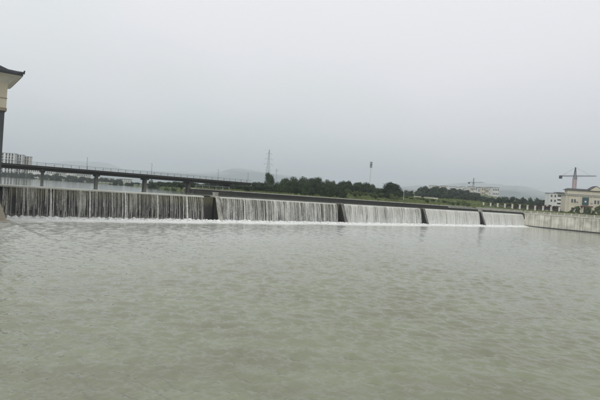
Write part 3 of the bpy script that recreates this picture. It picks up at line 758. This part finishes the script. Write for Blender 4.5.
row(66, 122, 3.8, 505, [(66, 175.5), (122, 179.5)], 8, FAR, 'far shore tree seen between the first and third bridge piers', 'trees on the far shore between the bridge piers', 0.8)
row(112, 152, 4.2, 345, [(112, 181), (152, 184)], 8, FAR, 'dark shore tree seen just left of the third bridge pier', 'trees on the near side of the far shore', 0.8)
row(148, 200, 4.4, 268, [(148, 184.5), (200, 187)], 7, FAR, 'low dark shore tree right of the third bridge pier', 'low trees on the bank by the bridge', 0.7)
for i in range(13):
    t = i/12; px = 188-37*t; Y = 158+98*t
    tree(px, Y, 175.5+0.0682*px-2.3*440/Y*rt.uniform(0.7, 1.25), 4.2*440/Y, BROAD, 'low dark shrub along the river edge under the bridge, '+ORD[12-i]+' from the left', 'shrubs along the river edge under the bridge', name='bank_shrub', cat='shrub')
row(468, 500, 3.2, 522, [(468, 192.8), (486, 194.8), (500, 197.5)], 6, FAR, 'small tree just under the largest white town block', 'trees just below the town blocks', 0.5)
for x, tp, w, Y, lb in ((578.5, 205.2, 6.4, 196, 'small round tree left of the porch of the cream building'), (588.6, 206, 6.6, 196, 'small round tree right of the porch of the cream building'), (599.5, 204.5, 7.5, 194, 'small round tree at the right end of the cream building'), (572, 209.5, 4.5, 195, 'low shrub under the left windows of the cream building'), (594.5, 210, 4.5, 195, 'low shrub under the right windows of the cream building')):
    tree(x, Y, tp, w, SMALL[:1] if tp < 208 else SMALL, lb, 'small trees before the cream building', 'small_tree')
row(507, 560, 4.6, 207, [(507, 205), (530, 203.5), (560, 205.5)], 6.5, RED, 'reddish brown shrub behind the bank fence', 'reddish shrubs behind the fence', 0.7, name='red_shrub', cat='shrub')
row(487, 530, 4.6, 212, [(487, 201.5), (530, 203.5)], 7, SMALL, 'green shrub behind the left part of the bank fence', 'green shrubs behind the fence', 0.6, name='green_shrub', cat='shrub')
row(563, 606, 4.2, 186, [(563, 211.5), (606, 214)], 5, SMALL, 'low hedge bush on the quay before the cream building', 'hedge bushes along the quay', 0.5, name='hedge_bush', cat='shrub')
row(345, 470, 5.0, 186, [(345, 194.5), (400, 196), (440, 199.5), (485, 203)], 6, SMALL, 'loose green shrub on the grassy slope of the dike', 'shrubs on the dike slope', 1.0, name='bank_shrub', cat='shrub')

# rough grass on the bank: blades
def grass():
    r = np.random.default_rng(77); n = 90000
    x = r.uniform(-45, 110, n); y = r.uniform(130, 235, n); d = signed_shore(x, y)
    k = (d > 1.6) & (wob(x, y, 0.35, 9) > -0.28); x, y = x[k], y[k]; z = land_h(x, y); n = len(x)
    a = r.uniform(0, 6.28, n); h = r.uniform(0.25, 0.9, n)*(0.8+0.5*wob(x, y, 0.2, 10)); w = r.uniform(0.08, 0.2, n)
    le = r.normal(0, 0.25, (n, 2))
    dx, dy = np.cos(a)*w, np.sin(a)*w
    V = np.stack([np.stack([x-dx, y-dy, z-0.05], -1), np.stack([x+dx, y+dy, z-0.05], -1), np.stack([x+le[:, 0], y+le[:, 1], z+h], -1)], 1).reshape(-1, 3)
    me = bpy.data.meshes.new('bank_grass'); me.from_pydata(V.tolist(), [], np.arange(3*n).reshape(n, 3).tolist()); me.update(); me.materials.append(M['grass'])
    tag(link('bank_grass', me), 'rough yellow green grass on the slope of the far dike', None, None, 'stuff')
grass()

# ------------------------------------------------------------------ buildings
WIN = {}
def window(parent, x, y, z, w, h, mat='window', frame=True):
    key = (round(w, 2), round(h, 2), mat, frame)
    if key not in WIN:
        if frame:
            f = MB(); t = 0.09
            f.box((-w/2, -0.07, 0), (-w/2+t, 0.06, h)).box((w/2-t, -0.07, 0), (w/2, 0.06, h)).box((-w/2+t, -0.07, 0), (w/2-t, 0.06, t)).box((-w/2+t, -0.07, h-t), (w/2-t, 0.06, h)).box((-0.03, -0.06, t), (0.03, 0.06, h-t))
            WIN[key] = (f.mesh('window', 'frame'), MB().box((-w/2+t, -0.03, t), (w/2-t, 0.05, h-t)).mesh('pane', mat))
        else: WIN[key] = (MB().box((-w/2, -0.05, 0), (w/2, 0.06, h)).mesh('window', mat), None)
    f, p = WIN[key]
    o = link('window', f, parent, (x, y, z))
    if p: link('pane', p, o)
    return o

# cream river building
Yc = 205; c0 = at(565.5, 200, Yc); gz = 6.15
cb = thing('river_building', 'cream two storey building with a teal glass bay and dark gabled roof behind the quay', 'building', (c0.x, Yc, gz), R(-9))
BW, BD = 17.6, 5
def zz(py, px=583): return at(px, py, Yc).z-gz
def ux(px): return at(px, 200, Yc).x-c0.x
h1 = zz(196.2)
MB().box((0, 0, -0.5), (BW, BD, h1)).build('wall', 'cream_wall', cb)
MB().box((-0.35, -0.45, h1+0.003), (BW+0.35, BD+0.3, h1+0.42)).build('cornice', 'offwhite', cb)
MB().box((-0.5, -0.6, h1+0.42), (BW+0.5, BD+0.4, h1+0.62)).build('eave', 'grey_roof', cb)
MB().box((1.2, 1.3, h1+0.62), (BW-0.4, BD-0.5, zz(190.6))).build('upper_storey', 'cream_wall', cb)
zr = zz(190.6)
rf = MB(); rf.add([(0.4, 0.6, zr), (BW+0.6, 0.6, zr), (BW+0.6, BD+0.4, zr), (0.4, BD+0.4, zr), (1.6, 2.2, zr+0.8), (BW-0.6, 2.2, zr+0.8), (BW-0.6, BD-1.2, zr+0.8), (1.6, BD-1.2, zr+0.8)], [(3, 2, 1, 0), (4, 5, 6, 7), (0, 1, 5, 4), (1, 2, 6, 5), (2, 3, 7, 6), (3, 0, 4, 7)]); rf.build('roof', 'roof_tile', cb)
ga, gb, gp = ux(586.8), ux(601.5), ux(593.6); zp = zz(186.0, 593)
gr = MB(); gr.add([(ga, 0.5, zr+0.35), (gb, 0.5, zr+0.35), (gp, 0.5, zp), (ga, 4.6, zr+0.35), (gb, 4.6, zr+0.35), (gp, 4.6, zp)], [(0, 2, 5, 3), (1, 4, 5, 2), (3, 5, 4)]); 
gr.add([(ga, 0.5, zr+0.13), (gb, 0.5, zr+0.13), (gp, 0.5, zp-0.22), (ga, 0.5, zr+0.351), (gb, 0.5, zr+0.351), (gp, 0.5, zp+0.001)], [(0, 2, 5, 3), (2, 1, 4, 5)]); gr.build('gable_roof', 'roof_tile', cb)
MB().add([(ga+0.3, 0.58, zr+0.15), (gb-0.3, 0.58, zr+0.15), (gp, 0.58, zp-0.22)], [(0, 1, 2)]).build('gable_wall', 'cream_wall', cb)
for px in (571.6, 574.2, 592.8, 595.6): window(cb, ux(px), -0.08, zz(203.4), 0.85, 1.75)
for px in (572.9, 594.2): window(cb, ux(px), -0.08, zz(211), 1.5, 1.35)
bay = MB().box((ux(580.9), -0.42, zz(205.0)), (ux(586.4), 0.02, zz(197.4))).build('glass_bay', 'teal_glass', cb)
for zc_ in (zz(204.6), 0.55): MB().box((0.002, -0.09, zc_), (ux(580.6), -0.001, zc_+0.14)).build('string_course', 'offwhite', cb); MB().box((ux(586.7), -0.09, zc_), (BW-0.002, -0.001, zc_+0.14)).build('string_course', 'offwhite', cb)
fr = MB()
for t in (0, 0.333, 0.667, 1.0):
    x = ux(580.9)*(1-t)+ux(586.4)*t; fr.box((x-0.05, -0.47, zz(205.0)), (x+0.05, -0.421, zz(197.4)))
fr.build('mullion', 'crane_dark', bay)
em = MB(); em.tube((ux(583.5), -0.421, zz(201.6)), (ux(583.5), -0.5, zz(201.6)), 0.42, 0.42, 20); em.build('emblem', 'white_wall', bay)
MB().box((ux(579.6), -2.4, zz(207.0)), (ux(589), -0.02, zz(205.8))).build('porch_roof', 'porch_red', cb)
for px in (580.3, 584.3, 588.3): MB().tube((ux(px), -2.0, -0.4), (ux(px), -2.0, zz(207.0)), 0.2, 0.18, 10).build('porch_column', 'cream_wall', cb)
dr = MB().box((ux(582), -0.1, 0), (ux(586), 0.02, zz(207.5))).build('door', 'window', cb)
for px, p in ((566, 1), (577.8, 1), (590.2, 1), (601, 1)): MB().box((ux(px)-0.25, -0.16, -0.4), (ux(px)+0.25, -0.002, h1)).build('pilaster', 'offwhite', cb)

for px, py in ((576.2, 202.6), (589.6, 203.2), (598.2, 203.6)):
    ac = MB().box((ux(px)-0.4, -0.42, zz(py)), (ux(px)+0.4, -0.10, zz(py)+0.6)).build('air_conditioner', 'offwhite', cb)
    MB().tube((ux(px), -0.421, zz(py)+0.3), (ux(px), -0.44, zz(py)+0.3), 0.22, n=12).build('fan_grille', 'lamp_grey', ac)
for px in (568.2, 600.2): MB().tube((ux(px), -0.07, -0.3), (ux(px), -0.07, h1-0.05), 0.06, n=6).build('downpipe', 'frame', cb)
# white balconied building to its left
Yw = 236; w0_ = at(549, 200, Yw)
wb = thing('balcony_building', 'white unfinished looking building with dark balcony bands left of the cream building', 'building', (w0_.x, Yw, 6.1))
uw = lambda px: at(px, 200, Yw).x-w0_.x
zw = lambda py, px=556: at(px, py, Yw).z-6.1
MB().box((0, 0, -0.4), (uw(557.3), 4, zw(193.4, 552))).build('wall', 'white_wall', wb)
MB().box((-0.2, -0.2, zw(193.4, 552)+0.002), (uw(557.3)+0.1, 4.2, zw(193.4, 552)+0.3)).build('roof', 'grey_roof', wb)
MB().box((uw(557.3)+0.01, 1.6, -0.4), (uw(577), 4, zw(193.2, 566))).build('rear_wall', 'offwhite', wb)
MB().box((uw(557.3)+0.02, -0.1, zw(193.2, 566)+0.003), (uw(577)+0.2, 4.2, zw(193.2, 566)+0.35)).build('roof', 'grey_roof', wb)
for ya, yb in ((197.2, 199.4), (200.9, 203.0), (204.6, 206.4)):
    MB().box((uw(557.5), 0.0, zw(yb, 562)), (uw(567.6), 1.55, zw(ya, 562))).build('balcony', 'white_wall', wb)
MB().box((uw(567.6)+0.01, 0.0, -0.4), (uw(577), 1.58, zw(193.2, 566))).build('wall', 'offwhite', wb)
for px, py in ((551.3, 197), (551.3, 201.8), (555, 197), (555, 201.8)): window(wb, uw(px), -0.05, zw(py, 552), 0.9, 1.3, frame=True)
for py in (197.2, 200.9, 204.6):
    for px in (559, 561.6, 564.2, 566.4): window(wb, uw(px), 1.55, zw(py, 562)+0.1, 1.15, 1.0, frame=False)
MB().box((uw(555), -5, zw(206.8, 560)), (uw(567), -0.3, zw(206.2, 560))).build('porch_roof', 'grey_roof', wb)
for px in (555.6, 558.6, 561.6, 566): MB().box((uw(px)-0.22, -4.8, -0.4), (uw(px)+0.22, -4.4, zw(206.8, 560))).build('porch_column', 'offwhite', wb)

def block(name, px0, px1, top, Y, depth, mat, label, cols, floors, base=None, roofmat='grey_roof', overhang=0.5, group=None, piers=False, wfrac=0.5, cat='building'):
    a = at(px0, 200, Y); b = at(px1, 200, Y); z0 = float(land_h((a.x+b.x)/2, Y)) if base is None else base
    zt = at((px0+px1)/2, top, Y).z; Wd = b.x-a.x; H_ = zt-z0
    o = thing(name, label, cat, (a.x, Y, z0), 0, group)
    MB().box((0, 0, -3), (Wd, depth, H_)).build('wall', mat, o)
    MB().box((-overhang, -overhang, H_+0.002), (Wd+overhang, depth+overhang, H_+0.5)).build('roof', roofmat, o)
    cw, fh = Wd/cols, H_/floors
    for i in range(cols):
        for j in range(floors): window(o, cw*(i+0.5), -0.02, fh*j+fh*(0.12 if piers else 0.28), cw*wfrac, fh*(0.8 if piers else 0.48), frame=False)
    if piers:
        pm_ = MB().box((-cw*0.19, -0.6, -3), (cw*0.19, -0.003, H_)).mesh('fin', mat)
        for i in range(cols+1): link('fin', pm_, o, (cw*i, 0, 0))
        sl = MB()
        for j in range(1, floors): sl.box((0, -0.4, fh*j-0.1), (Wd, -0.07, fh*j+0.1))
        sl.build('balcony_slab', mat, o)
    return o
# apartment block beyond the bridge: staggered wings
block('apartment_block', 2.5, 11.5, 153.2, 560, 6, 'white_wall', 'tallest left wing of the white apartments above the bridge', 3, 8, piers=True, wfrac=0.62)
block('apartment_block', 11.9, 19.2, 154.6, 566, 6, 'white_wall', 'middle wing of the white apartments above the bridge', 3, 8, piers=True, wfrac=0.62)
block('apartment_block', 19.6, 26.8, 156.4, 572, 6, 'offwhite', 'right wing of the white apartments above the bridge', 3, 8, piers=True, wfrac=0.62)
block('apartment_block', -22, 1.6, 152, 568, 6, 'white_wall', 'apartment wing mostly hidden behind the gatehouse', 7, 8, piers=True, wfrac=0.62)
for px0, px1, tp, Y, mt, lb, c, f in ((26.5, 38.5, 168.4, 570, 'white_wall', 'long low white house under the bridge deck left of its first pier', 6, 2), (44.5, 50.5, 170.6, 570, 'white_wall', 'small white house just right of the first bridge pier', 3, 2), (52, 60, 172.3, 580, 'offwhite', 'low pale house beyond the pool between the bridge piers', 4, 2),
        (64, 71, 171.5, 610, 'white_wall', 'pale block beyond the pool midway between the bridge piers', 4, 3), (73, 86, 174.3, 640, 'offwhite', 'wide pale block beyond the pool left of the second bridge pier', 6, 3), (100, 110, 178.0, 640, 'offwhite', 'pale block beyond the pool right of the second bridge pier', 5, 3), (118, 128, 179.0, 660, 'offwhite', 'pale block low on the shore between the second and third piers', 5, 3)):
    block('shore_house', px0, px1, tp, Y, 10, mt, lb, c, f, cat='house', group='pale houses on the far left shore')
# white town on the hill
town = [(441, 447, 186.0, 640, 'offwhite', 3, 2), (450.5, 455.5, 186.6, 650, 'white_wall', 3, 2), (457.5, 461, 187.4, 600, 'white_wall', 2, 3), (461.8, 464.6, 186.8, 590, 'white_wall', 2, 3), (465.2, 468, 188.2, 585, 'white_wall', 2, 2), (469.6, 472.6, 186.6, 560, 'offwhite', 2, 3), (473.0, 476.4, 187.2, 560, 'white_wall', 2, 4), (477.4, 480.6, 188.0, 555, 'white_wall', 2, 3), (480.9, 484.4, 187.4, 550, 'cream_wall', 2, 4), (484.9, 488.0, 188.6, 550, 'cream_wall', 2, 3), (488.4, 491.4, 187.4, 548, 'white_wall', 2, 4), (492.0, 498.4, 187.8, 540, 'white_wall', 4, 4), (430, 436, 185.6, 700, 'offwhite', 3, 2), (503, 507, 197.3, 420, 'offwhite', 2, 2)]
tl = ['flat pale house at the left end of the hill town above the wood', 'pale flat house on the hill just left of the white cluster', 'narrow white house starting the town cluster on the hill', 'slim white house second in the town cluster', 'small low white house in the town cluster', 'off white block below the small far crane', 'white block just right of below the small far crane', 'white low block midway along the hill town', 'cream block midway along the hill town', 'lower cream block right of the cream one in the hill town', 'white block left of the largest town block', 'largest white block at the right end of the hill town', 'farthest pale house at the top of the wooded hill', 'small pale house among the trees left of the stone posts']
for (a, b, tp, Y, mt, c, f), lb in zip(town, tl): block('town_house', a, b, tp, Y, 10, mt, lb, c, f, cat='house', group='white houses of the hill town', overhang=0.3)
# small kiosk on the dike
kp = at(396.8, 192.8, 182); kk = thing('kiosk', 'small brownish kiosk on the dike before the large round tree', 'kiosk', (kp.x, kp.y, float(land_h(kp.x, kp.y))))
MB().box((-0.7, -0.6, -0.3), (0.7, 0.6, 2.1)).build('wall', 'trim', kk); MB().box((-0.95, -0.85, 2.102), (0.95, 0.85, 2.3)).build('roof', 'offwhite', kk); MB().box((-0.35, -0.64, 0), (0.35, -0.602, 1.8)).build('door', 'window', kk)

# ------------------------------------------------------------------ masts, pylon, cranes
def lattice(mb, p, q, w0, w1, n, r, rb):
    """four chords and zigzag braces from p to q (square section)"""
    p, q = Vector(p), Vector(q); d = (q-p).normalized(); a = Vector((1, 0, 0)) if abs(d.x) < 0.8 else Vector((0, 1, 0)); a = (a-d*a.dot(d)).normalized(); b = d.cross(a)
    def pt(t, k): return p.lerp(q, t)+(a*(-1, 1, 1, -1)[k]+b*(-1, -1, 1, 1)[k])*((w0+(w1-w0)*t)/2)
    for k in range(4): mb.tube(pt(0, k), pt(1, k), r, r, 4)
    for i in range(n):
        for k in range(4):
            mb.tube(pt(i/n, k), pt((i+1)/n, (k+1) % 4), rb, rb, 4)
            mb.tube(pt((i+1)/n, k), pt((i+1)/n, (k+1) % 4), rb, rb, 4)
def tower_crane(px, Y, ytop, yapex, pxl, pxr, label, w, dY, fat=1.0, mast='crane_red'):
    g = at(px, 200, Y); z0 = float(land_h(g.x, g.y)); zj = at(px, ytop, Y).z-z0; za = at(px, yapex, Y).z-z0
    def tip(p): return at(p, ytop-0.3, (zj+z0-EYE)/(at(p, ytop-0.3, 1.0).z-EYE))
    e0, e1 = tip(pxl), tip(pxr); xl = -math.hypot(e0.x-g.x, e0.y-g.y); xr = math.hypot(e1.x-g.x, e1.y-g.y)
    t = thing('tower_crane', label, 'crane', (g.x, g.y, z0), math.atan2(e1.y-e0.y, e1.x-e0.x))
    mb = MB(); lattice(mb, (0, 0, -1), (0, 0, zj-1.2), w, w, max(6, int(zj/w*1.5)), 0.17*fat, 0.07*fat); mb.build('mast', mast, t)
    s = 1.0
    mb = MB(); lattice(mb, (0.6, 0, zj), (xr*s, 0, zj), 0.8, 0.55, 16, 0.09*fat, 0.05*fat); mb.build('jib', 'crane_dark', t)
    mb = MB(); lattice(mb, (-0.6, 0, zj), (xl*s, 0, zj), 0.9, 0.8, 7, 0.10*fat, 0.06*fat); mb.build('counter_jib', 'crane_dark', t)
    MB().box((xl*s-0.9, -0.7, zj-2.0), (xl*s+0.9, 0.7, zj+0.4)).build('counterweight', 'crane_dark', t)
    mb = MB(); lattice(mb, (0, 0, zj-1.2), (0, 0, za), w*0.8, 0.35, 5, 0.14*fat, 0.09*fat); mb.build('apex', 'crane_dark', t)
    MB().box((0.4, -1.9, zj-2.6), (2.0, -0.75, zj-0.7)).build('cab', 'lamp_grey', t)
    mb = MB(); mb.tube((0, 0, za), (xr*s*0.72, 0, zj+0.4), 0.05*fat, n=4); mb.tube((0, 0, za), (xl*s*0.85, 0, zj+0.5), 0.06*fat, n=4); mb.build('tie_bar', 'crane_dark', t)
tower_crane(573.2, 330, 175.9, 167.2, 559.3, 593, 'red tower crane with a dark counterweight rising behind the cream building', 1.9, 21)
tower_crane(472.3, 620, 182.3, 177.8, 467.5, 479, 'small grey far tower crane above the hill town', 1.6, 6, 0.8, 'steel')
# pylon
g = at(266, 200, 520); pz = float(land_h(g.x, g.y)); zt = at(267.6, 149.5, 520).z-pz
py_ = thing('power_pylon', 'tall thin grey lattice power pylon rising behind the trees', 'pylon', (g.x, g.y, pz), 0.5)
mb = MB(); lattice(mb, (0, 0, -1), (0, 0, zt*0.62), 8.0, 2.4, 7, 0.13, 0.06); lattice(mb, (0, 0, zt*0.62), (0, 0, zt), 2.4, 0.5, 7, 0.10, 0.05); mb.build('mast', 'steel', py_)
for f_, l in ((0.66, 5.5), (0.78, 4.6), (0.9, 3.6)):
    mb = MB()
    for sgn in (-1, 1):
        mb.tube((0, 0, zt*f_), (sgn*l, 0, zt*f_+0.4), 0.12, 0.08, 4); mb.tube((0, 0, zt*f_+2.2), (sgn*l, 0, zt*f_+0.4), 0.09, 0.08, 4); mb.tube((sgn*l, 0, zt*f_+0.4), (sgn*l, 0, zt*f_-1.4), 0.10, 0.10, 5)
    mb.build('cross_arm', 'steel', py_)
def pole(px, Y, top, label, r, mat, cat, name, base=None):
    g = at(px, 200, Y); z = float(land_h(g.x, g.y)); h = at(px, top, Y).z-z
    o = thing(name, label, cat, (g.x, g.y, z)); MB().tube((0, 0, -0.5), (0, 0, h), r, r*0.6, 8).build('pole', mat, o); return o, h
o, h = pole(274.6, 300, 168.2, 'thin grey pole right of the pylon above the ball shaped tree', 0.16, 'steel', 'pole', 'utility_pole')
MB().box((-1.0, -0.08, h-1.2), (1.0, 0.08, h-1.05)).build('cross_arm', 'steel', o); MB().box((-0.8, -0.08, h-2.2), (0.8, 0.08, h-2.05)).build('cross_arm', 'steel', o)
o, h = pole(368.6, 205, 161.5, 'tall white floodlight mast with a grey lamp rack above the trees', 0.22, 'pale_steel', 'floodlight', 'floodlight_mast')
rk = MB(); rk.box((-0.55, -0.30, h-2.9), (-0.47, -0.2, h)).box((0.47, -0.30, h-2.9), (0.55, -0.2, h)); rk.box((-0.5, -0.28, h-1.5), (0.5, -0.14, h-1.4)); rk = rk.build('lamp_rack', 'lamp_grey', o)
fm = MB().add(*frustum(-0.2, -0.28, 0.2, 0.28, 0, 0.0, 0.22, lambda x, y, z: (x, -z, y))).mesh('floodlight', 'lamp_grey')
for i in range(2):
    for j in range(4): link('floodlight', fm, rk, (-0.23+0.46*i, -0.31, h-0.4-0.7*j))
o, h = pole(403.4, 178, 189.5, 'short pale lamp post on the dike right of the kiosk', 0.07, 'pale_steel', 'street lamp', 'street_lamp')
MB().box((-0.12, -0.7, h-0.05), (0.12, 0.05, h+0.06)).build('lamp_head', 'pale_steel', o)
o, h = pole(324, 172, 180.5, 'slim pale lamp post before the trees left of the floodlight mast', 0.07, 'pale_steel', 'street lamp', 'street_lamp')
MB().box((-0.12, -0.7, h-0.05), (0.12, 0.05, h+0.06)).build('lamp_head', 'pale_steel', o)
# pale low walls in the grass
for pa, pb, yy, lb in ((414, 421, 195.6, 'short pale low wall in the dike grass left of the middle'), (424, 438, 197.0, 'longer pale low wall in the dike grass below the wood')):
    Yq = 215; a, b = at(pa, yy, Yq), at(pb, yy+0.9, Yq); z = float(land_h(a.x, Yq))
    lw = thing('low_wall', lb, 'wall', (a.x, Yq, z)); MB().box((0, 0, -0.5), (b.x-a.x, 0.3, 0.75)).build('wall', 'post', lw); MB().box((-0.05, -0.06, 0.752), (b.x-a.x+0.05, 0.36, 0.85)).build('coping', 'path', lw)

# ------------------------------------------------------------------ haze
HZ = NT('haze'); HZ.t.nodes.remove(HZ.b)
pv = HZ.n('ShaderNodeVolumePrincipled'); pv.inputs['Color'].default_value = (0.865, 0.92, 1.0, 1); pv.inputs['Density'].default_value = 0.00026; pv.inputs['Anisotropy'].default_value = 0.2
HZ.l(pv.outputs[0], HZ.o.inputs['Volume']); M['haze'] = HZ.m
hz = MB().box((-12400, -450, -4.0), (12400, 10600, 640)).build('haze', 'haze'); tag(hz, kind='stuff')
# low cloud hanging on the hills
MS = NT('mist'); MS.t.nodes.remove(MS.b)
pm2 = MS.n('ShaderNodeVolumePrincipled'); pm2.inputs['Color'].default_value = (0.95, 0.97, 1.0, 1); pm2.inputs['Density'].default_value = 0.0016
MS.l(pm2.outputs[0], MS.o.inputs['Volume']); M['mist'] = MS.m
for px, py, Y, rx, ry, rz_ in ((236, 167.5, 5200, 430, 200, 52), (268, 169.5, 5150, 380, 180, 48), (300, 173, 5250, 420, 200, 50), (200, 171, 5200, 420, 200, 45), (430, 186, 3250, 260, 200, 40), (470, 184, 3200, 300, 230, 42), (508, 185.5, 3250, 330, 220, 42), (542, 190, 3150, 170, 200, 50), (395, 184, 3300, 300, 220, 40), (541, 189, 1400, 32, 70, 20), (546, 185, 1420, 26, 60, 16)):
    c = at(px, py, Y)
    bm = bmesh.new(); bmesh.ops.create_icosphere(bm, subdivisions=4, radius=1)
    for v in bm.verts:
        n = mnoise.fractal(v.co*1.8+Vector((px, 0, 0)), 1.0, 2.0, 4)*0.28; v.co *= 1+n; v.co.x *= rx; v.co.y *= ry; v.co.z *= rz_
    me = bpy.data.meshes.new('mist'); bm.to_mesh(me); bm.free(); me.materials.append(M['mist'])
    o = link('mist', me, None, c); tag(o, kind='stuff')
